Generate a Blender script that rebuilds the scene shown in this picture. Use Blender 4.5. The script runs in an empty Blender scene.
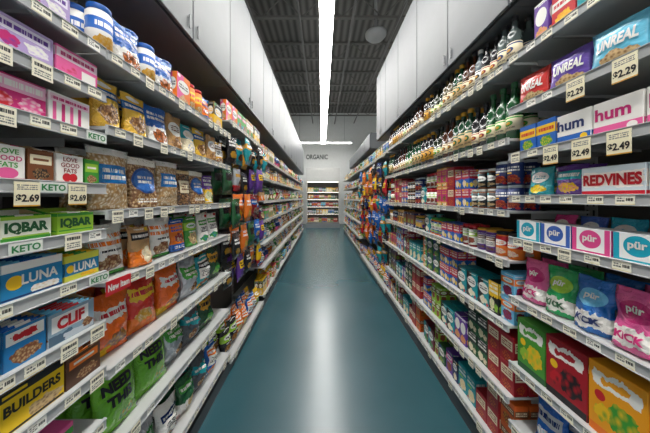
import bpy, bmesh, math, random
from mathutils import Vector, Matrix, Euler, noise
random.seed(7)
R=random.Random(11)
scene=bpy.context.scene
COL=scene.collection
try:
    scene.view_settings.view_transform='Standard'
    scene.view_settings.look='None'
    scene.view_settings.exposure=0.0
except Exception: pass

# ------------------------------------------------------------ colours / materials
PAL={'red':'c9202b','dark red':'8d1824','orange':'ef7a1c','yellow':'f4c521','gold':'d9a02a','green':'3f9c35','dark green':'1f5a32',
'lime':'9ccb3b','teal':'1c9aa3','light blue':'6fc0e6','blue':'1f62b8','navy':'182f68','purple':'65389a','lavender':'b7a0d2','pink':'e85f9d',
'magenta':'c81f72','white':'f1efe8','cream':'efe3c0','kraft brown':'c09664','brown':'7a482a','black':'1b1b1e','silver':'b9bec4','coral':'f0705a','maroon':'6a2030','tan':'d9bb88','aqua':'37b7cf'}
def hexc(h):
    h=PAL.get(h,h)
    c=[int(h[i:i+2],16)/255 for i in (0,2,4)]
    return tuple(((x/12.92) if x<=.04045 else ((x+.055)/1.055)**2.4) for x in c)+(1.0,)
_m={}
def mat(col,rough=.5,metal=0,coat=0,spec=.5):
    k=(col,rough,metal,coat,spec)
    if k in _m: return _m[k]
    m=bpy.data.materials.new('plain_'+str(col).replace(' ','_')); m.use_nodes=True
    nt=m.node_tree; b=nt.nodes['Principled BSDF']
    tc=nt.nodes.new('ShaderNodeTexCoord'); n=nt.nodes.new('ShaderNodeTexNoise'); n.inputs['Scale'].default_value=9
    nt.links.new(tc.outputs['Object'],n.inputs['Vector'])
    mx=nt.nodes.new('ShaderNodeMix'); mx.data_type='RGBA'
    c=hexc(col); mx.inputs[6].default_value=c; mx.inputs[7].default_value=tuple(x*.86 for x in c[:3])+(1,)
    nt.links.new(n.outputs['Fac'],mx.inputs[0]); nt.links.new(mx.outputs[2],b.inputs['Base Color'])
    b.inputs['Roughness'].default_value=rough; b.inputs['Metallic'].default_value=metal
    b.inputs['Coat Weight'].default_value=coat; b.inputs['Specular IOR Level'].default_value=spec
    _m[k]=m; return m

def art(name,base,elems,rough=.4,metal=0,coat=0.0,bump=0):
    m=bpy.data.materials.new('print_'+name); m.use_nodes=True
    nt=m.node_tree; N=nt.nodes; L=nt.links; b=N['Principled BSDF']
    tc=N.new('ShaderNodeTexCoord'); uv=tc.outputs['UV']
    def vm(op,a,c=None):
        n=N.new('ShaderNodeVectorMath'); n.operation=op; L.new(a,n.inputs[0])
        if c is not None:
            if isinstance(c,tuple): n.inputs[1].default_value=c
            else: L.new(c,n.inputs[1])
        return n
    def ma(op,a,c=None):
        n=N.new('ShaderNodeMath'); n.operation=op
        if isinstance(a,(int,float)): n.inputs[0].default_value=a
        else: L.new(a,n.inputs[0])
        if c is not None:
            if isinstance(c,(int,float)): n.inputs[1].default_value=c
            else: L.new(c,n.inputs[1])
        return n.outputs[0]
    def rect(x0,y0,x1,y1,src=None):
        s=vm('SUBTRACT',src or uv,((x0+x1)/2,(y0+y1)/2,0)); a=vm('ABSOLUTE',s.outputs[0]); d=vm('DIVIDE',a.outputs[0],(max((x1-x0)/2,1e-4),max((y1-y0)/2,1e-4),1))
        sp=N.new('ShaderNodeSeparateXYZ'); L.new(d.outputs[0],sp.inputs[0])
        return ma('LESS_THAN',ma('MAXIMUM',sp.outputs[0],sp.outputs[1]),1.0)
    dist=[None]
    def duv():
        if dist[0] is None:
            n=N.new('ShaderNodeTexNoise'); n.inputs['Scale'].default_value=7; L.new(uv,n.inputs['Vector'])
            s=vm('SUBTRACT',n.outputs['Color'],(.5,.5,.5)); s2=vm('MULTIPLY',s.outputs[0],(.28,.2,0)); dist[0]=vm('ADD',uv,s2.outputs[0]).outputs[0]
        return dist[0]
    def ell(cx,cy,rx,ry,src=None):
        s=vm('SUBTRACT',src or uv,(cx,cy,0)); d=vm('DIVIDE',s.outputs[0],(rx,ry,1)); l=N.new('ShaderNodeVectorMath'); l.operation='LENGTH'; L.new(d.outputs[0],l.inputs[0])
        return ma('LESS_THAN',l.outputs['Value'],1.0)
    def mix(fac,a,c):
        x=N.new('ShaderNodeMix'); x.data_type='RGBA'; L.new(fac,x.inputs[0])
        if isinstance(a,tuple): x.inputs[6].default_value=a
        else: L.new(a,x.inputs[6])
        if isinstance(c,tuple): x.inputs[7].default_value=c
        else: L.new(c,x.inputs[7])
        return x.outputs[2]
    cur=hexc(base)
    for e in elems:
        k=e[0]
        if k=='r': cur=mix(rect(*e[1:5]),cur,hexc(e[5]))
        elif k=='e': cur=mix(ell(*e[1:5]),cur,hexc(e[5]))
        elif k=='w': cur=mix(rect(*e[1:5],src=duv()),cur,hexc(e[5]))
        elif k=='b':
            v=N.new('ShaderNodeTexVoronoi'); v.inputs['Scale'].default_value=e[7] if len(e)>7 else 14; L.new(uv,v.inputs['Vector'])
            f=ma('MULTIPLY',v.outputs['Distance'],1.6)
            cc=mix(f,hexc(e[5]),hexc(e[6])); cur=mix(ell(*e[1:5],src=duv()),cur,cc)
        elif k=='s':
            x0,y0,x1,y1,col,nl=e[1:7]
            sp=N.new('ShaderNodeSeparateXYZ'); L.new(uv,sp.inputs[0])
            vv=ma('MULTIPLY',ma('SUBTRACT',sp.outputs[1],y0),nl/(y1-y0)); fr=ma('LESS_THAN',ma('ABSOLUTE',ma('SUBTRACT',ma('FRACT',vv),.5)),.3)
            cb=N.new('ShaderNodeCombineXYZ'); L.new(ma('MULTIPLY',sp.outputs[0],30.0),cb.inputs[0]); L.new(ma('MULTIPLY',ma('FLOOR',vv),5.37),cb.inputs[1])
            nn=N.new('ShaderNodeTexNoise'); nn.inputs['Scale'].default_value=1.0; L.new(cb.outputs[0],nn.inputs['Vector'])
            g=ma('GREATER_THAN',nn.outputs['Fac'],.45)
            f=ma('MULTIPLY',ma('MULTIPLY',fr,g),rect(x0,y0,x1,y1)); cur=mix(f,cur,hexc(col))
    if isinstance(cur,tuple): b.inputs['Base Color'].default_value=cur
    else: L.new(cur,b.inputs['Base Color'])
    b.inputs['Roughness'].default_value=rough; b.inputs['Metallic'].default_value=metal; b.inputs['Coat Weight'].default_value=coat
    if bump:
        n=N.new('ShaderNodeTexNoise'); n.inputs['Scale'].default_value=24; n.inputs['Detail'].default_value=3; n.inputs['Distortion'].default_value=1.5; L.new(tc.outputs['Object'],n.inputs['Vector'])
        bp=N.new('ShaderNodeBump'); bp.inputs['Strength'].default_value=bump; bp.inputs['Distance'].default_value=.016; L.new(n.outputs['Fac'],bp.inputs['Height']); L.new(bp.outputs[0],b.inputs['Normal'])
    return m

# ------------------------------------------------------------ mesh builder
class MB:
    def __init__(s): s.v=[];s.f=[];s.uv=[];s.m=[];s.mats=[];s.sm=[];s.me=None
    def mi(s,m):
        if m not in s.mats: s.mats.append(m)
        return s.mats.index(m)
    def face(s,idx,uv=None,m=None,sm=False):
        s.f.append(tuple(idx)); s.uv.append(uv or [(.02,.02)]*len(idx)); s.m.append(s.mi(m)); s.sm.append(sm)
    def box(s,x0,x1,y0,y1,z0,z1,m,front=None,c=0.0):
        bm=bmesh.new(); bmesh.ops.create_cube(bm,size=1)
        for v in bm.verts: v.co=Vector(((x0+x1)/2+v.co.x*(x1-x0),(y0+y1)/2+v.co.y*(y1-y0),(z0+z1)/2+v.co.z*(z1-z0)))
        if c>0: bmesh.ops.bevel(bm,geom=list(bm.edges),offset=c,segments=1,affect='EDGES',profile=.5)
        bm.verts.index_update(); o=len(s.v); bm.normal_update()
        for v in bm.verts: s.v.append(tuple(v.co))
        for f in bm.faces:
            n=f.normal; uv=None; mm=m
            if front is not None:
                if abs(n.x)>.9: uv=[((l.vert.co.y-y0)/(y1-y0),(l.vert.co.z-z0)/(z1-z0)) for l in f.loops]; mm=front
                elif abs(n.y)>.9: uv=[((l.vert.co.x-x0)/(x1-x0),(l.vert.co.z-z0)/(z1-z0)) for l in f.loops]; mm=front
            s.face([o+v.index for v in f.verts],uv,mm)
        bm.free()
    def loft(s,rings,vs,bm_,capb=None,capt=None,sm=True):
        n=len(rings[0]); nu=n//2; o=len(s.v)
        for r in rings: s.v.extend(r)
        U=[(i/nu if i<=nu else 2-i/nu) for i in range(n)]
        for j in range(len(rings)-1):
            for i in range(n):
                k=(i+1)%n
                s.face((o+j*n+i,o+j*n+k,o+(j+1)*n+k,o+(j+1)*n+i),[(U[i],vs[j]),(U[k],vs[j]),(U[k],vs[j+1]),(U[i],vs[j+1])],bm_[j],sm)
        if capb: s.face([o+i for i in range(n)][::-1],None,capb)
        if capt: s.face([o+(len(rings)-1)*n+i for i in range(n)],None,capt)
    def mesh(s,name):
        if s.me: return s.me
        me=bpy.data.meshes.new(name); me.from_pydata(s.v,[],s.f)
        for m in s.mats: me.materials.append(m)
        me.polygons.foreach_set('material_index',s.m); me.polygons.foreach_set('use_smooth',s.sm)
        u=me.uv_layers.new(name='UVMap'); fl=[]
        for q in s.uv:
            for a in q: fl.extend(a)
        u.data.foreach_set('uv',fl); me.update(); s.me=me; return me

_t={}
def textgeo(t,bold=.02):
    if (t,bold) in _t: return _t[(t,bold)]
    cu=bpy.data.curves.new('t','FONT'); cu.body=t; cu.size=1; cu.resolution_u=3; cu.offset=bold
    o=bpy.data.objects.new('t',cu); COL.objects.link(o)
    dg=bpy.context.evaluated_depsgraph_get(); me=bpy.data.meshes.new_from_object(o.evaluated_get(dg))
    vs=[(v.co.x,v.co.y) for v in me.vertices]; fs=[tuple(p.vertices) for p in me.polygons]
    fl=[]
    for f in fs:
        a,b,c=[vs[i] for i in f[:3]]; cr=(b[0]-a[0])*(c[1]-a[1])-(b[1]-a[1])*(c[0]-a[0])
        fl.append(f if cr>0 else f[::-1])
    x0=min(v[0] for v in vs);x1=max(v[0] for v in vs);y0=min(v[1] for v in vs);y1=max(v[1] for v in vs)
    r=([((v[0]-x0)/(x1-x0),(v[1]-y0)/(y1-y0)) for v in vs],fl,(x1-x0)/(y1-y0))
    bpy.data.objects.remove(o); bpy.data.meshes.remove(me); _t[(t,bold)]=r; return r
def add_text(mb,surf,W,H,t,cx,cy,hh,col,maxw=.86,off=.0012,bold=.02):
    vs,fs,asp=textgeo(t,bold); th=hh*H; tw=min(th*asp,maxw*W); o=len(mb.v)
    for p in vs: mb.v.append(surf(cx+(p[0]-.5)*tw/W,cy+(p[1]-.5)*th/H,off))
    m=mat(col,.45)
    for f in fs: mb.face([o+i for i in f],None,m)

# ------------------------------------------------------------ prototypes
PROTO={}
class Proto: pass
def reg(key,name,cat,label,mb,w,h,d,parts=()):
    p=Proto(); p.key=key;p.name=name;p.cat=cat;p.label=label;p.mb=mb;p.w=w;p.h=h;p.d=d;p.parts=parts; PROTO[key]=p; return p
def P_box(key,name,cat,label,w,h,d,base,el,tx=(),rough=.42):
    mb=MB(); mb.box(-d/2,d/2,-w/2,w/2,0,h,mat(base,rough),art(key,base,el,rough),c=.0016)
    mb.box(-d/2+.004,d/2-.003,-w/2+.004,w/2-.004,h-.0002,h+.0006,mat(base,rough))
    s=lambda u,v,o:(d/2+o,(u-.5)*w,v*h)
    for t in tx: add_text(mb,s,w,h,*t[:5],**(t[5] if len(t)>5 else {}))
    return reg(key,name,cat,label,mb,w,h+.001,d)
def bar_mb(w,h,t,base,acc,key):
    mb=MB(); m=art(key+'_bar',base,[('r',.3,0,.7,1,acc),('r',.38,.4,.62,.7,'white')],.25)
    rings=[];vs=[0,.06,.2,.5,.8,.94,1]
    for v in vs:
        tt=.0008 if v in(0,1) else t/2*(.55 if v in(.06,.94) else 1)
        rg=[]
        for i in range(12):
            u=i/6 if i<=6 else 2-i/6; x=tt*(math.sin(math.pi*u)**.5 if 0<u<1 else 0.05)*(1 if i<=6 else -1)
            rg.append((x,(u-.5)*w,v*h))
        rings.append(rg)
    mb.loft(rings,vs,[m]*6,m,m); return mb
def P_tray(key,name,cat,label,w,h,d,base,el,tx=(),bar=('white','red')):
    mb=MB(); A=art(key,base,el,.4); B=mat(base,.5); I=mat('tan',.7); H=h*1.22; t=.0015
    mb.box(-d/2,d/2,-w/2,w/2,0,t,B)
    mb.box(d/2-t,d/2,-w/2,w/2,t,h,I,A)
    mb.box(-d/2,-d/2+t,-w/2,w/2,t,H,B)
    for sy in(-1,1):
        y0=sy*w/2; y1=y0-sy*t; o=len(mb.v)
        prof=[(-d/2,0,0,0),(d/2,0,1,0),(d/2,h,1,1),(d/2-.25*d,h*1.02,.75,1),(-d/2+.2*d,H,.2,1),(-d/2,H,0,1)]
        for y in(y0,y1):
            for p in prof: mb.v.append((p[0],y,p[1]))
        uv=[(p[2],p[3]) for p in prof]
        mb.face([o+i for i in range(6)][::-sy],uv[::-sy],A); mb.face([o+6+i for i in range(6)][::sy],None,I)
        for i in range(6):
            k=(i+1)%6; mb.face((o+i,o+k,o+6+k,o+6+i),None,B)
    s=lambda u,v,o:(d/2+o,(u-.5)*w,v*h)
    for x in tx: add_text(mb,s,w,h,*x[:5],**(x[5] if len(x)>5 else {}))
    b=bar_mb(w-.012,h*1.02,.017,bar[0],bar[1],key); n=max(2,int((d-.012)/.019)); parts=[]
    for i in range(n): parts.append(('snack_bar',b,(d/2-.012-i*.019,0,t+.0005),bar[0]+' and '+bar[1]+' wrapped snack bar'))
    return reg(key,name,cat,label,mb,w,H,d,parts)
def bagsurf(w,h,d,seal,seed,pouch,wk=1.0):
    def S(u,v,o=0,side=1):
        sealz=(v>=1-seal) or (not pouch and v<=seal)
        if pouch:
            vb=min(1,v/(1-seal)); t=d/2*max(0,1-vb**1.7)**.75
            e=math.sin(math.pi*min(1,max(0,u)))**.6 if 0<u<1 else 0
            ww=w*(1-.05*math.sin(math.pi*v))
        else:
            q=min(1,max(0,(v-seal)/(1-2*seal))); t=d/2*math.sin(math.pi*q**.85)**.6; e=math.sin(math.pi*min(1,max(0,u)))**.7 if 0<u<1 else 0
            ww=w*(1-.1*math.sin(math.pi*v)**.8) if 0<v<1 else w
        wr=noise.noise(Vector((u*3.2,v*4.5,seed)))*.36+noise.noise(Vector((u*8,v*7,seed+9)))*.3
        pk=math.sin(u*34+seed)*.13*max(0,1-min(v if not pouch else 1,1-v)/.3)
        t=max(.0012,t*e*(1+(wr+pk)*wk)+.0012)
        if sealz: t=.0012
        y=(u-.5)*ww+noise.noise(Vector((v*3,seed*1.3,0)))*.012*math.sin(math.pi*v)*wk
        bend=noise.noise(Vector((u*2.2,seed*.7,3)))*.025*max(0,(v-.8)/.2)*wk
        z=v*h+noise.noise(Vector((u*2,seed*2.1,7)))*.014*max(0,v-.6)*wk
        return (side*t+(o if side>0 else -o)+bend,y,z)
    return S
def P_bag(key,name,cat,label,w,h,d,base,el,tx=(),rough=.22,metal=0,seal=.07,pouch=False,nu=14,nv=14,bump=1.0,wk=1.0):
    mb=MB(); A=art(key,base,el,rough,metal,.35,bump=bump); seed=sum(map(ord,key))%97
    S=bagsurf(w,h,d,seal,seed,pouch,wk)
    vs=([0] if pouch else [0,seal*.5,seal])+[seal+(1-2*seal)*((i+(1 if not pouch else .3))/nv) for i in range(nv-1)]+[1-seal,1-seal*.5,1]
    vs=sorted(set(round(x,5) for x in vs)); rings=[]
    for v in vs: rings.append([S(i/nu if i<=nu else 2-i/nu,v,0,1 if i<=nu else -1) for i in range(2*nu)])
    C=mat(base,rough)
    mb.loft(rings,vs,[A]*(len(vs)-1),C,C)
    for x in tx: add_text(mb,lambda u,v,o:S(u,v,o),w,h,*x[:5],**dict(dict(off=.005),**(x[5] if len(x)>5 else {})))
    return reg(key,name,cat,label,mb,w,h,d*1.2)
def lathe(mb,prof,vs,mats,n=20,capb=None,capt=None):
    rings=[]
    for r,z in prof: rings.append([(r*math.cos((i/n-.25)*2*math.pi),r*math.sin((i/n-.25)*2*math.pi),z) for i in range(n)])
    mb.loft(rings,vs,mats,capb,capt)
def P_bottle(key,name,label,r,h,glass,labcol,el,capcol,tx=(),neck=.36,kind='bottle',gr=.25,z0=.12,z1=.55,shoulder=.68,cat='bottle'):
    mb=MB(); G=mat(glass,gr,0,.12); A=art(key,labcol,el,.55)
    if kind=='bottle':
        rn=r*neck
        pr=[(r*.85,0),(r,.006),(r,h*z0),(r+.0006,h*z0),(r+.0006,h*z1),(r,h*z1),(r,h*(shoulder-.05)),(r*.94,h*(shoulder-.01)),(r*.66,h*(shoulder+.05)),(rn*1.1,h*(shoulder+.1)),(rn,h*.88),(rn,h*.93)]
        vs=[0,0,0,0,1,1]+[1]*6; ms=[G,G,A,A,A,G,G,G,G,G,G]
        lathe(mb,pr,vs,ms,20,G,G)
        cm=MB(); C=mat(capcol,.45); lathe(cm,[(rn*1.2,h*.9),(rn*1.25,h*.905),(rn*1.25,h*.985),(rn*1.05,h)],[0]*4,[C]*3,16,C,C)
    else:
        pr=[(r*.92,0),(r,.004),(r,h*z0),(r+.0006,h*z0),(r+.0006,h*z1),(r,h*z1),(r,h*.84),(r*.86,h*.89),(r*.86,h*.9)]
        vs=[0,0,0,0,1,1,1,1,1]; ms=[G,G,A,A,A,G,G,G]
        lathe(mb,pr,vs,ms,20,G,G)
        cm=MB(); C=mat(capcol,.45); lathe(cm,[(r*.9,h*.885),(r*.93,h*.89),(r*.93,h*.985),(r*.88,h)],[0]*4,[C]*3,20,C,C)
    return reg(key,name,cat,label,mb,2*r+.002,h,2*r+.002,[('cap' if kind=='bottle' else 'lid',cm,(0,0,0),capcol+' '+('cap' if kind=='bottle' else 'lid'))])

def rnd_el(base,acc,acc2,kind):
    w='white'; d=R.choice(['brown','yellow','cream','dark red','green','tan'])
    if kind=='peg':
        return R.choice([[('w',-.2,.56,1.2,.76,acc),('s',.1,.6,.9,.74,w,1),('b',.5,.28,.26,.14,acc2,'brown')],
         [('w',-.2,-.2,1.2,.26,acc),('r',.14,.62,.86,.76,acc2),('b',.6,.4,.2,.12,'tan','brown')],
         [('r',.14,.5,.86,.78,acc),('s',.2,.55,.8,.74,'black',2)],
         [('s',.1,.56,.9,.8,w,2),('b',.45,.3,.24,.14,acc2,'gold')]])
    T=[
     [('r',0,.55,1,.82,acc),('e',.5,.7,.36,.09,w),('s',.26,.65,.74,.75,base,1),('b',.5,.28,.34,.2,acc2,d),('s',.2,.46,.8,.53,w,1)],
     [('r',0,.5,1,1,acc),('e',.5,.66,.38,.16,w),('s',.22,.58,.78,.74,base,2),('b',.55,.22,.3,.16,acc2,'cream')],
     [('r',.12,.3,.88,.85,w),('r',.12,.62,.88,.8,acc),('s',.16,.65,.84,.77,w,1),('s',.2,.36,.8,.56,'black',4),('b',.5,.14,.4,.1,acc2,acc)],
     [('e',.5,.62,.4,.22,acc),('s',.2,.53,.8,.71,w,2),('b',.5,.2,.42,.16,acc2,'gold'),('r',0,.95,1,1,acc)],
     [('r',0,0,1,.22,acc),('r',0,.86,1,1,acc),('s',.12,.6,.88,.8,acc,2),('b',.5,.4,.28,.15,acc2,d),('s',.2,.05,.8,.17,w,2)],
     [('w',-.2,0,1.2,.4,acc),('r',.1,.66,.9,.84,acc2),('s',.14,.69,.86,.81,w,1),('b',.62,.26,.26,.2,'tan',d)],
     [('w',-.2,.5,1.2,1.1,acc),('s',.1,.6,.9,.88,w,2),('b',.35,.26,.26,.18,acc2,'cream'),('b',.75,.2,.18,.14,d,acc2)],
     [('r',0,0,.5,1,acc),('e',.5,.62,.42,.2,w),('s',.16,.54,.84,.7,'black',2),('b',.5,.2,.36,.13,acc2,d)],
     [('s',.1,.62,.9,.9,w,2),('r',.1,.52,.6,.58,acc),('b',.55,.26,.36,.2,acc2,d),('s',.1,.05,.5,.1,w,1)],
    ]
    ex=[('e',R.choice([.16,.84]),R.choice([.08,.92]),.1,.055,R.choice(['yellow','red','white','green'])),('s',.1,.03,.6,.09,R.choice(['white','black']),1),('s',.3,.9,.9,.95,'white',1)]
    return R.choice(T)+R.sample(ex,2)
def gen(fam,n,name,cat,noun,fn,bases,accs):
    out=[]
    for i in range(n):
        b=bases[i%len(bases)]; a=R.choice([c for c in accs if c!=b]); a2=R.choice([c for c in accs if c not in(a,b)])
        k=f'{fam}{i}'; fn(k,name,cat,f'{b} {noun} with {a} print',b,rnd_el(b,a,a2,fam)); out.append(k)
    return out
ACC=['red','orange','yellow','green','teal','blue','navy','purple','white','brown','cream','lime','pink','black','gold']
TEA=gen('tea',22,'tea_box','box','tea carton',lambda k,n,c,l,b,e:P_box(k,n,c,l,.072+.012*(len(PROTO)%4),.135+.013*(len(PROTO)%5),.07,b,e),['dark red','green','orange','teal','purple','blue','dark green','brown','gold','black','light blue','dark green','navy','red','teal','white','maroon','magenta','purple','maroon','lime','dark red'],ACC)
CRK=gen('crk',12,'cracker_box','box','upright snack carton',lambda k,n,c,l,b,e:P_box(k,n,c,l,.12+.015*(len(PROTO)%3),.19+.01*(len(PROTO)%2),.055,b,e),['orange','yellow','red','kraft brown','blue','white','green','cream','light blue','dark red','purple','teal'],ACC)
BARS=gen('bar',6,'snack_bar_carton','box','low snack bar carton',lambda k,n,c,l,b,e:P_box(k,n,c,l,.15,.085,.1,b,e),['white','brown','orange','pink','green','navy'],ACC)
BAG=gen('bag',18,'snack_bag','bag','pillow snack bag',lambda k,n,c,l,b,e:P_bag(k,n,c,l,.16+.01*(len(PROTO)%3),.23+.012*(len(PROTO)%4),.1,b,e,wk=1.3),['orange','kraft brown','green','red','white','yellow','black','light blue','silver','dark green','cream','purple','tan','teal','blue','brown','lime','navy'],ACC)
PCH=gen('pch',11,'granola_pouch','pouch','stand-up granola pouch',lambda k,n,c,l,b,e:P_bag(k,n,c,l,.14+.01*(len(PROTO)%3),.2+.01*(len(PROTO)%3),.07,b,e,pouch=True,wk=1.2),['gold','tan','kraft brown','white','brown','blue','cream','yellow','orange','green','maroon'],ACC)
PEG=gen('peg',14,'hanging_snack_bag','bag','snack bag on a peg',lambda k,n,c,l,b,e:P_bag(k,n,c,l,.19+.011*(len(PROTO)%3),.265+.02*(len(PROTO)%3),.08,b,e,nu=10,nv=11,wk=1.1,bump=1),['black','teal','orange','navy','gold','red','blue','dark green','white','kraft brown','purple','yellow','silver','dark red'],['white','yellow','black','blue','silver','red','teal','cream','gold'])
JAR=gen('jar',9,'jar','jar','glass jar',lambda k,n,c,l,b,e:P_bottle(k,n,l,.033,.125+.012*(len(PROTO)%3),['brown','dark green','dark red','gold','black','tan','brown','maroon','orange'][len(PROTO)%9],b,e,['black','gold','white','red','green'][len(PROTO)%5],kind='jar',z0=.1,z1=.8,cat='jar'),['white','cream','green','yellow','black','red','blue','orange','tan'],ACC)
TIN=gen('tin',7,'tin','tin','printed round tin',lambda k,n,c,l,b,e:P_bottle(k,n,l,.038,.14,b,b,e,['silver','black','gold'][len(PROTO)%3],kind='jar',gr=.35,z0=.03,z1=.83,cat='tin'),['green','navy','orange','white','dark red','teal','purple'],ACC)
BOT=[]
for i,(g,lc,a,cp,kn) in enumerate([('black','cream','dark red','black','dark'),('4a5654','cream','navy','black','grey'),('16452a','tan','dark green','gold','green'),('4a2410','cream','brown','black','amber'),('56646a','white','black','white','clear'),('1c1c20','gold','black','gold','dark'),('145028','cream','green','dark green','green'),('5e5236','cream','brown','black','olive'),('3a1a12','tan','maroon','black','dark brown'),('222e18','cream','green','black','dark green')]):
    k=f'bot{i}'; P_bottle(k,'syrup_bottle',f'{kn} glass bottle with {lc} label and {cp} cap',.033+.002*(i%2),.262+.009*(i%4),g,lc,[('r',.0,.84,1,.94,a),('e',.5,.52,.22,.2,a),('s',.2,.14,.8,.26,'black',2),('e',.5,.52,.12,.1,'gold')],cp,neck=.34+.04*(i%3),z0=.16,z1=.4+.05*(i%3),shoulder=.64+.03*(i%3)); BOT.append(k)

# near, specific packages ------------------------------------------------
P_box('lav','snack_bar_carton','box','lavender snack bar carton with purple fruit pictures',.15,.1,.12,'lavender',[('r',0,0,1,.16,'white'),('r',.06,.6,.94,.9,'f0e8f8'),('s',.1,.64,.9,.86,'purple',1),('b',.3,.38,.16,.18,'purple','magenta',9),('b',.72,.38,.2,.14,'c9b3e6','white')])
P_box('rose','snack_bar_carton','box','pink and white snack bar carton with berry pictures',.14,.1,.12,'pink',[('r',0,.62,1,.92,'f8dce8'),('s',.1,.66,.9,.88,'magenta',1),('b',.3,.3,.18,.22,'red','pink',8),('r',.58,.1,.94,.5,'white')])
P_box('mag','snack_bar_carton','box','magenta patterned snack bar carton',.15,.1,.12,'magenta',[('r',0,.58,1,.95,'f4b8d4'),('s',.05,.62,.95,.92,'white',1),('b',.3,.28,.2,.22,'f6c7dc','red',10),('b',.75,.28,.2,.22,'white','pink',10)])
P_box('wpink','snack_bar_carton','box','white snack bar carton with pink stripes',.13,.1,.12,'white',[('r',.08,.1,.16,.9,'pink'),('r',.28,.1,.36,.9,'magenta'),('r',.48,.1,.56,.9,'pink'),('r',.68,.1,.76,.9,'magenta'),('r',0,.7,1,.94,'f6d6e2'),('s',.06,.74,.94,.9,'magenta',1)])
P_tray('lgf1','snack_bar_carton','box','white open carton of snack bars with pink heart',.075,.095,.1,'white',[('e',.5,.2,.3,.16,'pink'),('r',0,0,1,.06,'magenta')],[('LOVE',.5,.84,.15,'green'),('GOOD',.5,.64,.15,'magenta'),('FATS',.5,.45,.15,'green')],('pink','white'))
P_tray('lgf2','snack_bar_carton','box','white open carton of snack bars with red heart',.085,.095,.1,'white',[('e',.38,.2,.16,.15,'red'),('e',.62,.2,.16,.15,'red'),('r',0,0,1,.06,'red')],[('LOVE',.5,.84,.15,'dark red'),('GOOD',.5,.64,.15,'dark red'),('FATS',.5,.45,.15,'dark red')],('white','red'))
P_tray('brn','snack_bar_carton','box','brown open carton of chocolate snack bars',.065,.095,.1,'brown',[('r',.08,.55,.92,.85,'cream'),('r',.2,.66,.8,.74,'brown'),('b',.5,.25,.35,.18,'kraft brown','black')],(),('brown','cream'))
P_tray('grn','snack_bar_carton','box','green open carton of nut bars',.055,.09,.1,'green',[('r',.08,.5,.92,.85,'lime'),('r',.2,.64,.8,.72,'white'),('b',.5,.22,.35,.16,'tan','brown')],(),('green','lime'))
for k,b,a in(('iq1','lime','green'),('iq2','green','lime')):
    P_tray(k,'snack_bar_carton','box','green and white open carton of keto snack bars',.118,.07,.1,'f2f6e6' if k=='iq2' else 'lime',[('r',0,0,1,.14,b),('r',0,.86,1,1,a),('r',.04,.14,.96,.2,a)],[('IQBAR',.5,.52,.5,'dark green',dict(bold=.055))],(b,'white'))
P_tray('luna1','snack_bar_carton','box','blue open carton of nutrition bars with moon emblem',.15,.1,.12,'1d83b8',[('r',0,.76,1,1,'white'),('e',.2,.45,.13,.2,'yellow'),('b',.7,.14,.26,.13,'tan','white'),('r',0,0,1,.05,'navy')],[('LUNA',.6,.5,.3,'white',dict(bold=.03,maxw=.62))],('light blue','blue'))
P_tray('luna2','snack_bar_carton','box','yellow-green open carton of nutrition bars',.12,.085,.12,'d8d84a',[('r',0,.2,1,.72,'1f7fae'),('e',.16,.45,.1,.16,'yellow'),('b',.7,.1,.25,.1,'gold','yellow')],[('LUNA',.58,.47,.36,'white',dict(bold=.03,maxw=.68))],('yellow','green'))
P_tray('blu','snack_bar_carton','box','blue open carton of energy bars',.1,.11,.12,'1f78b4',[('r',.06,.6,.94,.92,'white'),('w',.2,.68,.8,.84,'red'),('b',.5,.25,.38,.2,'tan','brown')],(),('blue','white'))
P_tray('clif','snack_bar_carton','box','grey-blue and white open carton of energy bars',.145,.1,.12,'8fa9bb',[('r',.06,.38,.86,.9,'f3f3f0'),('w',-.1,-.2,.5,.3,'4d6a80'),('w',.3,-.2,1.1,.2,'c9d4dc'),('b',.84,.26,.12,.16,'tan','brown')],[('CLIF',.46,.63,.4,'red',dict(bold=.05,maxw=.6))],('light blue','red'))
P_tray('bld','snack_bar_carton','box','yellow and black open carton of protein bars',.16,.12,.12,'f0c818',[('r',0,.8,1,1,'black'),('r',.06,.86,.4,.93,'f0c818'),('b',.68,.2,.28,.16,'brown','tan'),('r',0,0,1,.06,'black')],[('BUILDERS',.5,.56,.25,'black',dict(bold=.04)),],('black','yellow'))
P_tray('bld2','snack_bar_carton','box','dark brown open carton of protein bars',.12,.1,.12,'5b3a26',[('r',.08,.6,.92,.88,'orange'),('r',.2,.7,.8,.78,'white'),('b',.6,.25,.3,.18,'tan','brown')],(),('brown','orange'))
P_bag('gran','granola_pouch','pouch','clear granola pouch with round blue label',.17,.245,.085,'c49a68',[('b',.5,.5,2,2,'f0cf98','7a5230',20),('e',.5,.55,.4,.26,'1d4f96'),('e',.5,.55,.34,.21,'2f6fc0'),('s',.25,.48,.75,.66,'white',2),('r',0,.86,1,1,'f4eee0'),('s',.2,.1,.8,.2,'white',2)],[],pouch=True)
P_bag('clr','granola_pouch','pouch','clear bag of pale oat clusters with blue label',.18,.26,.09,'e8dcc0',[('b',.5,.5,2,2,'f8ecd0','b08a58',18),('r',.14,.42,.86,.72,'1f78c0'),('s',.2,.46,.8,.68,'white',2),('r',0,.88,1,1,'white')],[])
P_bag('choc','granola_pouch','pouch','clear pouch of dark granola with cream label',.14,.23,.075,'8a6040',[('b',.5,.5,2,2,'b98a58','3c2414',20),('r',.15,.35,.85,.7,'cream'),('s',.22,.42,.78,.64,'brown',3),('r',0,.9,1,1,'tan')],[],pouch=True)
P_bag('gold1','granola_pouch','pouch','golden yellow granola pouch with blue banner',.14,.22,.075,'e4b63a',[('r',0,.62,1,.8,'1d5f9e'),('s',.1,.66,.9,.77,'white',1),('b',.5,.3,.36,.2,'d9a35a','6b4522',18),('e',.5,.9,.3,.05,'white')],[],pouch=True)
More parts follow.
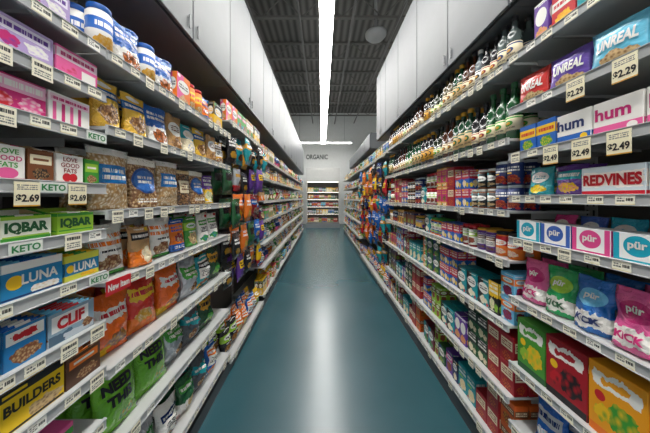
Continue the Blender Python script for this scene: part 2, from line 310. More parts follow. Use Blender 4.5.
P_bag('kraft1','granola_pouch','pouch','kraft pouch with white oval label',.135,.22,.07,'b58a55',[('e',.5,.6,.38,.2,'white'),('s',.24,.52,.76,.7,'brown',3),('b',.5,.2,.36,.14,'d9a35a','6b4522',18)],[],pouch=True)
P_bag('need','snack_bag','bag','lime green snack bag with large black slogan lettering',.215,.278,.08,'6fb82f',[('r',0,.92,1,1,'dark green'),('b',.72,.18,.25,.12,'gold','green')],[('NEED',.44,.74,.16,'black',dict(bold=.06,maxw=.62)),('THIS',.44,.53,.16,'black',dict(bold=.06,maxw=.58))],wk=.6)
P_bag('orng','snack_bag','bag','glossy orange snack bag with white logo panel',.2,.28,.115,'ee6a1a',[('w',.1,.6,.9,.78,'white'),('s',.2,.64,.8,.75,'red',1),('b',.6,.25,.26,.14,'gold','brown',16),('w',-.2,-.2,.5,.16,'yellow')],wk=1.4)
P_bag('redb','snack_bag','bag','red and orange popcorn bag',.19,.28,.115,'d6301f',[('w',-.2,0,1.2,.3,'orange'),('w',.1,.6,.9,.8,'yellow'),('s',.16,.64,.84,.78,'red',1),('b',.4,.3,.26,.12,'cream','gold',18)],wk=1.4)
P_bag('silv','snack_bag','bag','silver crinkled snack bag with green panel',.18,.265,.11,'b9bec4',[('w',.08,.52,.92,.8,'green'),('s',.18,.57,.82,.77,'white',2),('b',.6,.25,.24,.14,'gold','brown',18)],rough=.2,metal=.55,wk=1.4)
P_bag('grey','snack_bag','bag','glossy dark grey snack bag with teal lettering band',.18,.26,.11,'4c5258',[('w',-.2,.55,1.2,.74,'teal'),('s',.1,.6,.9,.7,'white',1),('b',.4,.28,.2,.12,'tan','brown',18)],wk=1.4)
P_bag('whit','snack_bag','bag','white snack bag with orange lettering band',.17,.225,.1,'white',[('s',.06,.56,.94,.84,'orange',2),('s',.2,.45,.8,.52,'black',1),('b',.5,.24,.34,.16,'tan','brown',16),('r',0,.0,1,.07,'green')],wk=1.3)
P_bag('dkgr','snack_bag','bag','dark green snack bag with gold panel',.18,.27,.105,'1d4d2b',[('w',.1,.58,.9,.82,'gold'),('s',.16,.62,.84,.78,'black',1),('b',.5,.27,.28,.14,'lime','green',16)],wk=1.3)
for k,c,n in(('unr1','38b2cc','aqua'),('unr2','d23b36','red'),('unr3','6cc3df','light blue'),('unr4','6a4fa8','purple')):
    P_bag(k,'candy_bag','bag',f'{n} candy bag with white lettering',.165,.15,.036,c,[('b',.5,.2,.36,.13,'brown','tan',14)],[('UNREAL',.5,.56,.28,'white',dict(bold=.04,maxw=.74,off=.004))],wk=.25,bump=.4)
P_box('hum1','gum_box','box','white and pink wellness gummies carton',.14,.12,.07,'white',[('r',0,0,1,.26,'pink'),('e',.8,.13,.1,.1,'white')],[('hum',.42,.62,.38,'magenta',dict(bold=.03))])
P_box('hum2','gum_box','box','white and blue wellness gummies carton',.13,.12,.07,'white',[('r',0,0,1,.26,'blue'),('e',.8,.13,.1,.1,'yellow')],[('hum',.42,.62,.38,'navy',dict(bold=.03))])
P_box('ric','candy_box','box','blue and yellow lozenge box',.09,.13,.05,'blue',[('r',0,.5,1,.82,'yellow'),('s',.1,.56,.9,.76,'red',1),('b',.5,.25,.34,.18,'yellow','green')])
P_box('rcd','candy_box','box','red candy box with white banner',.1,.16,.05,'red',[('r',0,.55,1,.8,'white'),('s',.1,.6,.9,.76,'red',1),('b',.5,.26,.36,.18,'orange','yellow')])
P_box('vine','candy_box','box','pale licorice carton with red logo panel',.185,.105,.07,'cfdbe0',[('r',0,0,1,.16,'c8192c'),('w',.02,.3,.98,.8,'f6efe6')],[('REDVINES',.5,.54,.4,'b8101f',dict(bold=.05,maxw=.92))])
P_bag('gem','candy_bag','bag','purple candy bag with teal banner',.12,.13,.05,'5c2f86',[('r',.08,.52,.92,.8,'teal'),('s',.14,.57,.86,.75,'white',1),('b',.5,.26,.34,.16,'pink','yellow',14)])
P_bag('tealp','candy_bag','pouch','teal sweets pouch with white label',.12,.135,.05,'1c9aa3',[('e',.5,.62,.36,.2,'white'),('s',.24,.55,.76,.69,'teal',2),('b',.5,.22,.34,.14,'lime','yellow',14)],pouch=True)
for k,b,n in(('pur1','e24b90','pink'),('pur2','1aa6c0','teal'),('pur3','3b62b4','blue')):
    P_box(k,'gum_box','box',f'white chewing gum display carton with {n} ends',.13,.095,.08,'f6f6f4',[('r',0,.0,.14,1,b),('r',.86,0,1,1,b),('e',.5,.56,.28,.36,b),('r',.14,0,.86,.08,b)],[('pür',.5,.56,.34,'white',dict(bold=.035,maxw=.42))])
    P_bag(k+'b','candy_bag','pouch',f'{n} chewing gum bag with white lettering',.11,.13,.04,b,[('w',-.2,-.2,1.2,.3,'white'),('e',.5,.6,.34,.22,'white')],[('pür',.5,.6,.2,b,dict(bold=.03))])
for k,b,a,n,tcol in(('kik1','pink','magenta','pink','magenta'),('kik2','1668b8','light blue','blue','navy'),('kik3','22a35a','lime','green','dark green')):
    P_bag(k,'candy_bag','pouch',f'{n} chewing gum pouch with white swirl',.13,.205,.075,b,[('w',-.2,.08,1.2,.36,'white'),('e',.5,.64,.36,.17,a)],[('pür',.5,.66,.15,'white',dict(bold=.03)),('KICK',.48,.22,.13,tcol,dict(bold=.05,maxw=.66,off=.006))],pouch=True,wk=1.0)
for k,w,h,b,b2,f1,f2,n in(('byel',.165,.26,'f2a21c','orange','yellow','green','yellow-orange'),('bred',.165,.255,'a81c28','black','red','black','dark red'),('bgrn',.15,.25,'4c9a34','dark green','lime','yellow','green')):
    P_box(k,'candy_box','box',f'{n} sweets carton with fruit picture',w,h,.08,b,[('r',0,.0,1,.12,b2),('w',.1,.7,.9,.9,'white'),('w',.24,.76,.76,.84,b),('b',.6,.38,.3,.2,f1,f2,8),('b',.25,.34,.16,.12,f2,f1,10),('e',.22,.56,.1,.07,'red' if k=='byel' else 'yellow')])
P_bag('blub','candy_bag','bag','blue sweets bag with silver banner',.15,.22,.08,'1f62b8',[('r',.1,.55,.9,.8,'silver'),('s',.16,.6,.84,.76,'navy',1),('b',.5,.26,.34,.18,'light blue','white',14)])
P_box('redt','tea_box','box','red tea carton with white label',.1,.155,.075,'a51a26',[('r',.1,.5,.9,.84,'cream'),('s',.16,.55,.84,.79,'dark red',3),('b',.5,.22,.34,.16,'orange','dark red')])
P_box('orgt','tea_box','box','orange tea carton with dark lettering band',.1,.15,.075,'d9601c',[('r',0,.55,1,.8,'brown'),('s',.1,.6,.9,.76,'cream',2),('b',.5,.25,.34,.18,'yellow','dark red')])
P_bottle('can1','snack_canister','white canister with blue band and blue lid',.042,.2,'white','white',[('r',0,.55,1,.85,'blue'),('s',.15,.6,.85,.8,'white',1),('b',.5,.28,.4,.18,'tan','gold')],'blue',kind='jar',gr=.3,z0=.03,z1=.84,cat='canister')
P_bottle('can2','snack_canister','orange canister with yellow band and red lid',.042,.19,'orange','orange',[('r',0,.55,1,.85,'yellow'),('s',.15,.6,.85,.8,'red',1),('b',.5,.28,.4,.18,'white','gold')],'red',kind='jar',gr=.3,z0=.03,z1=.84,cat='canister')
P_bag('bwp','granola_pouch','pouch','white and blue pouch of nuts with orange corner',.15,.215,.08,'white',[('w',-.2,.45,1.2,1.1,'blue'),('s',.12,.6,.88,.84,'white',2),('b',.5,.24,.36,.16,'orange','brown',14)],pouch=True)

# ------------------------------------------------------------ placement
PL=[]
SOFT=('snack_bag','candy_bag','granola_pouch')
def put(key,side,xf,y,z,jit=1.0,lean=0,sc=1,face=0):
    p=PROTO[key]; rz=math.radians(R.uniform(-jit,jit)+side*face)+(0 if side<0 else math.pi)
    x=side*(xf+p.d/2); l=math.radians(lean)
    z+=math.sin(l)*p.d/2*(1 if 'pouch' in p.cat else .15)
    M=Matrix.Translation((x,y,z))@Matrix.Rotation(rz,4,'Z')@Matrix.Rotation(-l,4,'Y')@Matrix.Scale(sc,4)
    PL.append((p,M,y,p.w*p.h/max(.3,(x*x+y*y+(z-1.6)**2))))
def row(side,z,y0,y1,seq,lane,maxh=9,deep=1,setb=.03,stack=1,gap=.005,rsc=1.0):
    y=y0+.006; i=0
    while True:
        k,c=seq[i%len(seq)]; p=PROTO[k]; i+=1
        if i>300: return
        if p.h*rsc>maxh: continue
        soft=p.name in SOFT
        for _ in range(c):
            if y+p.w*rsc>y1-(.012 if soft else .003): return
            yc=y+p.w*rsc/2; xf=lane+(setb if not soft else min(setb,.012))+R.uniform(0,.012)
            for dd in range(deep):
                ns=1 if (soft or stack==1) else max(1,min(stack,int(maxh/p.h)))
                if ns>1 and R.random()<.08 and dd==0: ns-=1
                for s in range(ns):
                    if soft: put(k,side,xf+R.uniform(0,.01)+dd*(p.d*.98),yc,z+.001,jit=4,lean=R.uniform(0,6),sc=R.uniform(.93,1.0),face=5)
                    else: put(k,side,xf+dd*(p.d*rsc+.006),yc,z+.0005+s*(p.h+.001),jit=1.2,sc=rsc)
            y+=p.w*rsc*(.99 if soft else 1)+gap+R.uniform(0,.005)

A=.83; B=1.0; SW=1.22
L0=-.315; R0=.04
WM=mat('c6c8c6',.35); WG=mat('b0b1af',.45); DK=mat('2c2c2e',.6); BKP=mat('5f5c58',.7); CH=mat('bcbebe',.3)
def new(name,mb_or_mesh,parent=None,loc=(0,0,0),rot=0,**kw):
    me=mb_or_mesh.mesh(name) if isinstance(mb_or_mesh,MB) else mb_or_mesh
    o=bpy.data.objects.new(name,me); COL.objects.link(o); o.location=loc; o.rotation_euler=(0,0,rot)
    if parent: o.parent=parent
    for k,v in kw.items(): o[k]=v
    return o
DEP=.44
def mk(f): m=MB(); f(m); return m
SHELF=mk(lambda m:(m.box(-DEP,-.008,-SW/2+.004,SW/2-.004,-.014,0,WM,c=.001),m.box(-.008,0,-SW/2+.002,SW/2-.002,-.033,.005,WM,c=.001),[m.box(-DEP+.02,-.03,y-.006,y+.006,-.024,-.014,WG) for y in(-.4,0,.4)]))
RAIL=mk(lambda m:(m.box(0,.003,-SW/2+.004,SW/2-.004,-.034,.005,CH),m.box(.003,.007,-SW/2+.004,SW/2-.004,.001,.005,CH,c=.001),m.box(.003,.007,-SW/2+.004,SW/2-.004,-.034,-.03,CH,c=.001)))
BASE=mk(lambda m:(m.box(-DEP,-.02,-SW/2+.002,SW/2-.002,0,.1,DK,c=.002),m.box(-.02,-.014,-SW/2+.002,SW/2-.002,0,.095,mat('3a3b40',.4))))
UPR=mk(lambda m:(m.box(-DEP-.03,-DEP,-.015,.015,0,2.58,WG,c=.002),[m.box(-DEP,-DEP+.001,-.004,.004,z*.05,z*.05+.03,DK) for z in range(3,50)]))
BACK=mk(lambda m:(m.box(-DEP-.012,-DEP-.004,-SW/2+.016,SW/2-.016,.1,2.58,BKP),))
BRK=mk(lambda m:(m.box(-DEP,-DEP+.3,-.002,.002,-.045,-.014,WG),))
tagm=art('pricetag','faf6e2',[('r',0,.0,1,.14,'e6d59a'),('s',.08,.3,.5,.8,'555555',2),('s',.56,.3,.94,.8,'222222',1)],.5)
tagm2=art('pricetag_white','fbf9ee',[('s',.08,.25,.5,.8,'555555',3),('s',.56,.3,.92,.75,'222222',1)],.5)
def tagbox(m,w,h): t_=MB(); t_.box(.003,.0045,-w/2,w/2,-h/2,h/2,mat('f6efd2'),m); return t_
TAG=[tagbox(tagm,.05,.034),tagbox(tagm2,.046,.032)]
bt=MB(); bt.box(.0075,.009,-.026,.026,-.034,.016,mat('f8f0d0'),art('bigtag','faf4dc',[('s',.1,.58,.9,.92,'222222',1),('s',.1,.1,.9,.5,'666666',3)],.5)); TAG.append(bt)
def bigtag(txt,w,h):
    m=MB(); m.box(.0075,.009,-w/2,w/2,-h-.003,-.003,mat('f8efcc'),art('bt'+txt,'f8efcc',[('s',.1,.66,.9,.9,'777777',3),('r',0,.0,1,.05,'gold')],.5))
    add_text(m,lambda u,v,o:(.009+o,(u-.5)*w,-h-.003+v*h),w,h,txt,.5,.32,.36,'black',maxw=.9,off=.0006,bold=.035); return m
BT={'$2.69':bigtag('$2.69',.058,.068),'$2.49':bigtag('$2.49',.066,.08),'$2.29':bigtag('$2.29',.066,.08)}
def striptag(txt,w,h,bg,fg,th,x=.0045):
    m=MB(); m.box(x,x+.0015,-w/2,w/2,-h/2-.016,h/2-.016,mat(bg),mat(bg)); add_text(m,lambda u,v,o:(x+.0015+o,(u-.5)*w,-h/2-.016+v*h),w,h,txt,.5,.5,th,fg,off=.0006,bold=.03); return m
KETO=striptag('KETO',.075,.032,'f4f7ef','2c8a4a',.62); NEWI=striptag('New Item',.115,.055,'d21f2a','white',.5,.012)
def unit(side,k,zs,yc,lane,kind='shelf',tags=True):
    root=bpy.data.objects.new('shelving_unit',None); COL.objects.link(root); root.location=(side*lane,yc,0); root.rotation_euler=(0,0,0 if side<0 else math.pi)
    root['label']='white metal shop shelving unit with price rails' if kind=='shelf' else 'tall display unit with peg hooks holding hung snack bags'
    root['category']='shelving'; root['group']='shelving units along the aisle'
    new('base',BASE,root); new('back_panel',BACK,root)
    new('upright',UPR,root,(0,-SW/2+.015,0)); new('upright',UPR,root,(0,SW/2-.015,0))
    for z in zs:
        s=new('shelf',SHELF,root,(0,0,z)); new('price_rail',RAIL,s)
        if yc<5:
            new('bracket',BRK,s,(0,-SW/2+.02,0)); new('bracket',BRK,s,(0,SW/2-.02,0))
        if tags:
            n=14 if yc<6 else 9
            for i in range(n):
                y=-SW/2+.05+i*(SW-.1)/(n-1)+R.uniform(-.012,.012)
                wy=yc+(y if side<0 else -y)
                if wy<.55: continue
                if any(abs(a-wy)<.08 and abs(b_-z)<.02 for a,b_,_m_ in SPECIAL.get((side,k),[])): continue
                if R.random()<.08: continue
                new('price_tag',R.choice([TAG[0],TAG[0],TAG[1],TAG[2]]),s,(.0005,y,-.015))
        for (wy,zz,m) in SPECIAL.get((side,k),[]):
            if abs(zz-z)<.02:
                ly=(wy-yc) if side<0 else -(wy-yc)
                new('price_tag',m,s,(0.001,ly,0))
    return root
LS0=[2.165,1.995,1.835,1.645,1.475,1.315,1.125,.95,.75,.5,.15]
LS1=[2.165,1.875,1.545,1.265,.925,.595,.2]
RS0=[2.335,2.065,1.825,1.605,1.385,1.075,.725,.41,.13]
RS1=[2.325,1.915,1.525,1.255,.905,.52,.17]
SPECIAL={(-1,0):[(.655,1.645,BT['$2.69']),(.79,1.645,BT['$2.69']),(.722,1.645,KETO),(.655,1.475,KETO),(.86,1.835,KETO),(.87,1.315,KETO)],
 (-1,1):[(.945,1.265,NEWI)],
 (1,0):[(.77,2.065,BT['$2.29']),(.92,2.065,BT['$2.29']),(.785,1.825,BT['$2.49']),(.9,1.825,BT['$2.49']),(1.02,1.825,BT['$2.49'])]}
Lc=[L0+SW*(k+.5) for k in range(9)]; Rc=[R0+SW*(k+.5) for k in range(9)]
HOOK=mk(lambda m:(m.box(-.36,0,-.0015,.0015,-.0015,.0015,mat('silver',.25,.9)),m.box(-.002,.001,-.0015,.0015,-.0015,.016,mat('silver',.25,.9)),m.box(-.365,-.36,-.012,.012,-.012,.012,mat('silver',.3,.8))))
def pegunit(side,k,yc,lane,pal,prot):
    root=unit(side,k,[2.3,.12],yc,lane,'peg')
    for c in range(5):
        z=2.235+R.uniform(-.05,0)
        while z>.75:
            y=-SW/2+.13+c*.24+R.uniform(-.004,.004)
            si=R.choice(prot)
            key=PEG[R.choice(pal)]; p=PROTO[key]; sc=R.uniform(.9,1.0)
            new('hook',HOOK,root,(-si,y,z))
            wy=yc+(y if side<0 else -y)
            for dd in range(2):
                put(key,side,lane+si+.012+dd*(p.d+.004),wy,z-p.h*sc-.012,jit=7,sc=sc,face=4)
            z-=p.h*sc+R.uniform(.03,.045)
for k,yc in enumerate(Lc):
    if k==2: pegunit(-1,k,yc,A,[0,0,0,10,10,3,1,2,11,4,12,7,6,13],[.02,-.02,-.06,-.1])
    else: unit(-1,k,LS0 if k==0 else LS1,yc,A)
for k,yc in enumerate(Rc):
    if k in(3,4): pegunit(1,k,yc,B,[6,6,6,3,2,2,11,5,0,1],[.02,-.03,-.07,-.1])
    else: unit(1,k,RS0 if k==0 else RS1,yc,B)

def seq_at(side,lane,z,y0,keys,deep=2,stack=1,gap=.006):
    y=y0
    for k in keys:
        p=PROTO[k]; soft=p.name in SOFT
        for dd in range(deep):
            for s in range(stack): put(k,side,lane+.022+dd*(p.d+.008)+(R.uniform(-.01,.006) if soft else 0),y+p.w/2,z+.0005+s*(p.h+.001),jit=3 if soft else .8,lean=R.uniform(1,6) if soft else 0,face=6 if soft else 0)
        y+=p.w+gap
    return y
seq_at(-1,A,2.165,.5,['rose','lav'],2)
seq_at(-1,A,1.995,.44,['mag','lav','rose'],2)
seq_at(-1,A,1.835,.44,['wpink','mag','wpink'],2)
seq_at(-1,A,1.645,.60,['lgf1','brn','lgf2','grn'],2)
seq_at(-1,A,1.475,.485,['iq2','iq2','iq1'],2,gap=.018)
seq_at(-1,A,1.315,.465,['luna1','luna1','luna2'],2)
seq_at(-1,A,1.125,.52,['blu','blu','clif'],2)
seq_at(-1,A,.95,.49,['bld2','bld','bld2'],2)
seq_at(-1,A,.75,.5,['bar2','bar3'],3)
seq_at(-1,A,.5,.5,['bar5','bar1'],3)
y0,y1=L0+SW,L0+2*SW
row(-1,2.165,y0,y1,[('can1',1),('bwp',1),('can1',1),('bwp',1),('crk0',1),('can2',2),('pch8',1),('crk1',1),('bwp',1),('crk9',1)],A,.35,2)
row(-1,1.875,y0,y1,[('gold1',2),('bwp',1),('kraft1',1),('pch6',1),('gold1',1),('kraft1',1),('pch0',3)],A,.25,2)
row(-1,1.545,y0,y1,[('clr',1),('gran',1),('clr',1),('choc',1),('gran',1),('pch7',1),('clr',1),('pch2',3)],A,.29,2,gap=.002)
row(-1,1.265,y0,y1,[('whit',1),('pch2',1),('whit',1),('pch8',1),('pch9',1),('bag1',1),('pch3',2)],A,.24,3,gap=0)
row(-1,.925,y0,y1,[('orng',1),('redb',1),('orng',1),('silv',1),('bag13',1),('dkgr',1),('bag6',1)],A,.3,3,gap=0)
seq_at(-1,A,.595,.915,['need','need','silv','grey','dkgr'],3,gap=.006)
row(-1,.2,y0,y1,[('bag7',1),('silv',1),('bag4',1),('bag9',1),('grey',1),('bag14',1),('bag11',1)],A-.01,.36,3,gap=0)
row(-1,2.3,L0+2*SW,L0+3*SW,[('crk0',2),('crk6',2),('crk3',2),('crk1',2)],A,.26,1)
for k in(3,4): row(1,2.3,R0+k*SW,R0+(k+1)*SW,[('crk4',2),('crk1',2),('crk2',2),('crk8',2)],B,.26,1)
row(-1,.12,L0+2*SW,L0+3*SW,[('bag6',2),('bag0',2),('bag14',2),('bag5',1)],A,.3,2,gap=0)
for k in(3,4): row(1,.12,R0+k*SW,R0+(k+1)*SW,[('bag14',2),('bag5',2),('bag3',1)],B,.3,2,gap=0)
def rs(lst,a=1,b=3): 
    l=[(k,R.randint(a,b)) for k in lst]; R.shuffle(l); return l
for k in range(3,9):
    y0=L0+SW*k; y1=y0+SW; dp=2 if k<4 else 1
    for z in LS1:
        hs={2.165:.36,1.875:.25,1.545:.29,1.265:.24,.925:.3,.595:.29,.2:.36}[z]
        pool={2.165:CRK+BAG,1.875:PCH+CRK[:4],1.545:BAG+PCH,1.265:PCH+CRK,.925:BAG,.595:BAG,.2:BAG+CRK}[z]
        row(-1,z,y0,y1,rs(pool,1,2),A,hs,dp,gap=.0,setb=.012)
# ---- right near
row(1,2.335,.6,1.26,[('rcd',2),('crk6',1),('rcd',1),('tea4',1),('crk2',1),('crk0',1)],B,.24,2)
seq_at(1,B,2.065,.575,['unr1','unr3','unr4','unr2'],2,gap=.002)
seq_at(1,B,1.825,.6,['hum1','hum1','hum2','ric','ric'],2)
seq_at(1,B,1.605,.55,['vine','vine','gem','tealp'],2)
seq_at(1,B,1.385,.56,['pur1','pur2','pur1','pur3','pur2'],1,gap=.006)
y=.6
for k in('pur2b','pur1b','pur2b','pur3b','pur1b'):
    p=PROTO[k]; put(k,1,B+.13,y+p.w/2,1.386,jit=6,lean=3,sc=1.0); y+=p.w+.006
seq_at(1,B,1.075,.595,['kik3','kik1','kik2','kik3','kik1'],2,gap=-.001)
seq_at(1,B,.725,.565,['byel','byel','bred','bgrn'],2)
row(1,.41,.6,1.26,[('blub',2),('gem',1),('blub',2)],B,.25,2,gap=0)
row(1,.13,.6,1.26,rs(TEA),B,.25,1)
# ---- right middle
for k in(1,2):
    y0=R0+SW*k; y1=y0+SW
    row(1,2.325,y0,y1,[('bot1',2),('bot0',2),('bot4',1),('bot3',2),('bot2',2),('bot7',2),('bot9',3),('bot5',2)] if k==1 else [('bot3',3),('bot0',3),('bot9',2),('bot8',3),('bot5',3)],B,.292,3,gap=-.002)
    row(1,1.915,y0,y1,[('bot6',3),('bot0',2),('bot2',3),('bot3',2),('bot9',2),('bot5',3)] if k==1 else [('bot2',3),('bot6',3),('bot3',3),('bot0',3)],B,.37,3,gap=-.002,rsc=1.14)
    row(1,1.525,y0,y1,[('tin1',2),('jar4',3),('tea5',2),('redt',1),('tea17',2),('jar0',3),('tea3',2),('jar2',3),('tin0',2)],B,.35,2,stack=2)
    row(1,1.255,y0,y1,rs(TIN+JAR+TEA[1:4]+TEA[5:9],2,3),B,.24,2)
    row(1,.905,y0,y1,rs(TEA+JAR[2:6],1,3),B,.32,2,stack=2)
    row(1,.52,y0,y1,[('redt',2),('tea6',2),('tea4',2),('tea3',2)]+rs(TEA,1,3),B,.34,2,stack=2)
    row(1,.17,y0,y1,[('orgt',1),('redt',2),('tea14',2)]+rs(TEA+['crk9','crk10','crk11'],1,2),B,.32,2,stack=2)
for k in range(5,9):
    y0=R0+SW*k; y1=y0+SW
    for z in RS1:
        hs={2.325:.28,1.915:.3,1.525:.3,1.255:.22,.905:.28,.52:.3,.17:.29}[z]
        pool={2.325:CRK+BAG,1.915:PCH+BAG,1.525:BAG+CRK,1.255:CRK+PCH,.905:BAG,.52:BAG+CRK,.17:CRK+TEA}[z]
        row(1,z,y0,y1,rs(pool,1,2),B,hs,1,gap=.0,setb=.012)

# ---- refrigerated case
YC=12.1; FW=1.75
rc=bpy.data.objects.new('refrigerated_case',None); COL.objects.link(rc); rc.location=(.05,YC,0); rc['label']='open multi-deck refrigerated case with lit shelves of groceries'; rc['category']='fridge'
DC=mat('4a4642',.5)
new('body',mk(lambda m:(m.box(-FW/2,FW/2,.0,.8,0,.24,mat('8e9092',.4),c=.004),m.box(-FW/2,FW/2,.7,.8,.24,2.4,DC),m.box(-FW/2,-FW/2+.04,.0,.7,.24,2.4,mat('d8d8d4',.4)),m.box(FW/2-.04,FW/2,.0,.7,.24,2.4,mat('d8d8d4',.4)))),rc)
new('header',mk(lambda m:m.box(-FW/2,FW/2,.0,.8,2.4,3.1,mat('cfcfcb',.4),c=.005)),rc)
em=bpy.data.materials.new('case_lamp'); em.use_nodes=True; b=em.node_tree.nodes['Principled BSDF']; b.inputs['Emission Color'].default_value=(1,.93,.8,1); b.inputs['Emission Strength'].default_value=6
CS=MB(); CS.box(-FW/2+.05,FW/2-.05,.12,.69,-.01,0,mat('8e8a84',.4)); CS.box(-FW/2+.05,FW/2-.05,.115,.12,-.02,.005,mat('c9c6be',.4))
LT=MB(); LT.box(-FW/2+.06,FW/2-.06,.16,.19,-.028,-.012,em)
CZ=(.3,.72,1.1,1.48,1.86)
for z in CZ+(2.395,):
    if z<2.3: s=new('shelf',CS,rc,(0,0,z))
    if z>.5: new('lamp_tube',LT,rc,(0,0,z))
for z in CZ:
    x=-FW/2+.08
    while x<FW/2-.2:
        k=R.choice(TEA+CRK+['redt','orgt','pch0','pch7','pch8']); p=PROTO[k]
        for _ in range(2):
            if x+p.w>FW/2-.06: break
            M=Matrix.Translation((.05+x+p.w/2,YC+.13+p.d/2,z+.001))@Matrix.Rotation(-math.pi/2,4,'Z')@Matrix.Diagonal((1,1,1.35 if p.h<.17 else 1.15,1))
            PL.append((p,M,YC,p.w*p.h/150)); x+=p.w+.004

# ---- instantiate placements
by={}
for t in PL: by.setdefault(t[0].name,[]).append(t)
cnt=0
for name,l in by.items():
    l.sort(key=lambda t:-t[3]); ind=l[:285]; rest=l[285:]
    for p,M,y,_ in ind:
        o=bpy.data.objects.new(name,p.mb.mesh(name)); o.matrix_world=M; COL.objects.link(o)
        o['label']=p.label; o['category']=p.cat; o['group']=name.replace('_',' ')+' row: '+p.label; cnt+=1
        if y<5.5:
            for pn,pm,off,pl in p.parts:
                c=bpy.data.objects.new(pn,pm.mesh(pn)); COL.objects.link(c); c.parent=o; c.location=off; c['label']=pl
    if rest:
        V=[];F=[];UV=[];MI=[];SM=[];MT=[]
        for p,M,y,_ in rest:
            for q,off in [(p.mb,(0,0,0))]+[(a[1],a[2]) for a in p.parts]:
                o0=len(V); T=M@Matrix.Translation(off)
                V.extend(tuple(T@Vector(v)) for v in q.v)
                mm=[]
                for m in q.mats:
                    if m not in MT: MT.append(m)
                    mm.append(MT.index(m))
                F.extend(tuple(i+o0 for i in f) for f in q.f); UV.extend(q.uv); MI.extend(mm[i] for i in q.m); SM.extend(q.sm)
        g=MB(); g.v=V;g.f=F;g.uv=UV;g.m=MI;g.sm=SM;g.mats=MT
        new(name,g,kind='stuff',label='many assorted '+name.replace('_',' ')+' packages filling distant shelves',category=l[0][0].cat)
print('individual products',cnt,'total',len(PL))
# ------------------------------------------------------------ overhead cabinets
CW=mat('6c7073',.45,0,.0); GAP=mat('303234',.6)
def cabinet(side,yc,lane,z0,z1,w=SW,dep=.42):
    r=bpy.data.objects.new('overhead_cabinet',None); COL.objects.link(r); r.location=(side*lane,yc,z0); r.rotation_euler=(0,0,0 if side<0 else math.pi)
    r['label']='white overhead storage cabinet with flat doors above shop shelving'; r['category']='cabinet'; r['group']='overhead cabinets above the aisle shelving'
    H=z1-z0
    k=('cab',round(H,2),round(w,2))
    if k not in _m:
        bd=MB(); bd.box(-dep,-.024,-w/2,w/2,0,H,mat('686b6d',.4),c=.002); bd.box(-.024,-.02,-w/2+.002,w/2-.002,.002,H-.002,GAP)
        dr=MB(); dr.box(-.019,0,-w/4+.005,w/4-.005,.012,H-.012,CW,c=.003)
        hd=MB(); hd.box(0,.004,-.004,.004,.06,.068,WG); hd.box(0,.004,-.004,.004,.12,.128,WG); hd.box(.004,.01,-.005,.005,.05,.138,mat('8a8c8e',.35,.3),c=.002)
        _m[k]=(bd,dr,hd)
    bd,dr,hd=_m[k]
    new('body',bd,r)
    for s in(-1,1):
        d=new('door',dr,r,(0,s*w/4,0)); new('handle',hd,d,(0,-s*(w/4-.05),0))
for k in range(0,9): cabinet(-1,Lc[k],A,2.6,3.72)
for k in range(0,3): cabinet(1,Rc[k],B,2.62,3.78)
cabinet(1,R0+3*SW+.305,B,2.62,3.78,w=.61)
for k in range(4,7): cabinet(1,Rc[k],B,2.62,2.95)

# ------------------------------------------------------------ room
def structure(name,mb): return new(name,mb,kind='structure')
def procmat(name,build):
    m=bpy.data.materials.new(name); m.use_nodes=True; build(m.node_tree,m.node_tree.nodes['Principled BSDF']); return m
def fl(nt,b):
    N=nt.nodes;L=nt.links; tc=N.new('ShaderNodeTexCoord'); n=N.new('ShaderNodeTexNoise'); n.inputs['Scale'].default_value=1.3; n.inputs['Detail'].default_value=3; n.inputs['Roughness'].default_value=.5
    L.new(tc.outputs['Object'],n.inputs['Vector'])
    mx=N.new('ShaderNodeMix'); mx.data_type='RGBA'; mx.inputs[6].default_value=(.018,.075,.094,1); mx.inputs[7].default_value=(.034,.115,.138,1)
    L.new(n.outputs['Fac'],mx.inputs[0]); L.new(mx.outputs[2],b.inputs['Base Color'])
    b.inputs['Roughness'].default_value=.27
    b.inputs['Specular IOR Level'].default_value=.9
FM=procmat('polished_blue_concrete',fl)
structure('floor',mk(lambda m:m.box(-7,7,-4,15,-.1,0,FM)))
def cl(nt,b):
    N=nt.nodes;L=nt.links; tc=N.new('ShaderNodeTexCoord'); w=N.new('ShaderNodeTexWave'); w.inputs['Scale'].default_value=1.6; w.bands_direction='X'; L.new(tc.outputs['Object'],w.inputs['Vector'])
    r=N.new('ShaderNodeValToRGB'); r.color_ramp.elements[0].color=(.07,.066,.06,1); r.color_ramp.elements[1].color=(.19,.182,.168,1); L.new(w.outputs['Fac'],r.inputs[0]); L.new(r.outputs[0],b.inputs['Base Color']); b.inputs['Roughness'].default_value=.7
structure('ceiling',mk(lambda m:m.box(-7,7,-4,15,6.6,6.7,procmat('dark_roof_deck',cl))))
WL=mat('dfe1de',.7)
structure('wall_back',mk(lambda m:m.box(-7,7,14,14.1,0,6.6,WL)))
structure('wall_left',mk(lambda m:m.box(-7.1,-7,-4,14.1,0,6.6,WL)))
structure('wall_right',mk(lambda m:m.box(7,7.1,-4,14.1,0,6.6,WL)))
JM=mat('6e6c67',.6)
def joist(m):
    m.box(-7,7,-.04,.04,.0,.05,JM); m.box(-7,7,-.04,.04,.5,.56,JM)
    for i in range(28):
        x0=-7+i*.5; up=i%2
        o=len(m.v); za,zb=(.04,.52) if up else (.52,.04)
        for (x,z) in((x0,za),(x0+.5,zb)):
            for dy in(-.012,.012):
                for dz in(-.015,.015): m.v.append((x,dy,z+dz))
        for f in((0,1,5,4),(2,6,7,3),(0,4,6,2),(1,3,7,5)): m.face([o+i_ for i_ in f],None,JM)
JB=mk(joist)
for i in range(8): new('roof_joist',JB,None,(0,.6+i*1.75,6.04),label='dark steel open-web roof joist under the deck',category='roof joist',group='roof joists')
PIP=mk(lambda m:(lathe(m,[(.03,0),(.03,17.5)],[0,1],[mat('7a7876',.5)],12)))
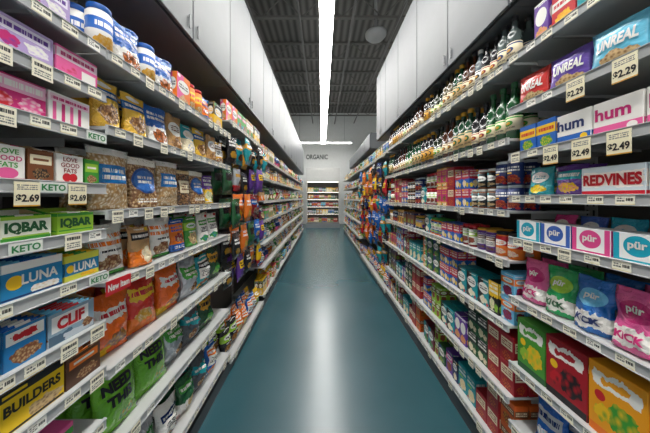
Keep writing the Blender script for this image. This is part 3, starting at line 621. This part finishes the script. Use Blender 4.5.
for x,z in((-.55,6.0),(.75,5.96),(1.9,6.0),(-1.7,5.98)):
    o=new('ceiling_pipe',PIP,None,(x,-3.5,z),label='thin grey conduit pipe running along the ceiling',category='pipe',group='ceiling pipes'); o.rotation_euler=(-math.pi/2,0,0)
DU=mk(lambda m:(m.box(-.25,.25,-3.5,13.9,0,.35,mat('5c5a58',.45,.3),c=.01),[m.box(-.27,.27,y-.02,y+.02,-.02,.37,mat('7c7a78',.45,.3)) for y in range(-3,14,2)],[m.box(-.02,.02,y-.01,y+.01,.34,1.1,JM) for y in range(-2,14,3)]))
new('air_duct',DU,None,(-2.3,0,5.5),label='dark grey rectangular ventilation duct under the roof',category='duct')
DM=mk(lambda m:lathe(m,[(.05,.0),(.2,.03),(.26,.1),(.26,.16),(.04,.17),(.04,1.0)],[0]*6,[mat('a9aaa9',.5)]*5,28,mat('a9aaa9',.5)))
new('ceiling_vent',DM,None,(1.35,5.9,5.55),label='round grey dome speaker hanging from the ceiling',category='vent')  # round dome vent on a stem under the deck

# ------------------------------------------------------------ lamps
def emat(s,c=(1,.98,.95,1)):
    m=bpy.data.materials.new('lamp_and_fill_glow'); m.use_nodes=True; b=m.node_tree.nodes['Principled BSDF']; b.inputs['Emission Color'].default_value=c; b.inputs['Emission Strength'].default_value=s; return m
def linlight(x,y0,y1,z,s,w=.18,up=2.5):
    r=bpy.data.objects.new('linear_light',None); COL.objects.link(r); r.location=(x,(y0+y1)/2,z); r['label']='long suspended white linear light above the aisle or as added fill'; r['category']='light'
    L=(y1-y0)/2
    new('housing',mk(lambda m:m.box(-w/2-.006,w/2+.006,-L,L,.012,.09,mat('e8e8e8',.4),c=.003)),r)
    new('diffuser',mk(lambda m:m.box(-w/2,w/2,-L+.005,L-.005,.004,.011,emat(s))),r)
    new('added_uplight',mk(lambda m:m.box(-w/2,w/2,-L+.005,L-.005,.091,.096,emat(up))),r)  # glowing top strip added to brighten the ceiling
    n=max(2,int(2*L/2.4))
    cb=mk(lambda m:lathe(m,[(.003,.09),(.003,6.6-z)],[0,1],[DK],6))
    for i in range(n): new('cable',cb,r,(0,-L+.3+i*(2*L-.6)/(n-1),0))
linlight(.07,-3,12.4,4.4,37,.215)
linlight(-3.3,-3,13,4.4,18,.2,3.5); linlight(3.5,-3,13,4.4,18,.2,3.5)  # side strips added out of view as fill light for the ceiling
r=new('cross_light',mk(lambda m:(m.box(-1.6,1.6,-.05,.05,0,.08,mat('e8e8e8',.4),c=.003),[m.box(x-.004,x+.004,-.004,.004,.08,2.08,DK) for x in(-1.2,1.2)])),None,(0,12.6,4.52),label='horizontal white linear light near the end wall',category='light')
new('diffuser',mk(lambda m:m.box(-1.58,1.58,-.04,.04,-.04,-.001,emat(18))),r)
sg=MB(); add_text(sg,lambda u,v,o:((u-.5)*1.5,-o,(v)*.36),1.5,.36,'ORGANIC',.5,.5,.8,'26352e',maxw=.86,off=.03,bold=.02)
new('wall_sign',sg,None,(-.3,13.99,3.8),label='dark green ORGANIC lettering mounted on the end wall',category='sign')

# ------------------------------------------------------------ world & camera
w=bpy.data.worlds.new('w'); scene.world=w; w.use_nodes=True
bg=w.node_tree.nodes['Background']; bg.inputs[0].default_value=(.95,.97,1,1); bg.inputs[1].default_value=.85
cd=bpy.data.cameras.new('camera'); cam=bpy.data.objects.new('camera',cd); COL.objects.link(cam)
cam.location=(0,0,1.6); cam.rotation_euler=(math.pi/2,0,0); cd.sensor_width=36; cd.lens=235/650*36; cd.shift_x=3/650; cd.shift_y=-19.5/650; cd.clip_start=.02
scene.camera=cam
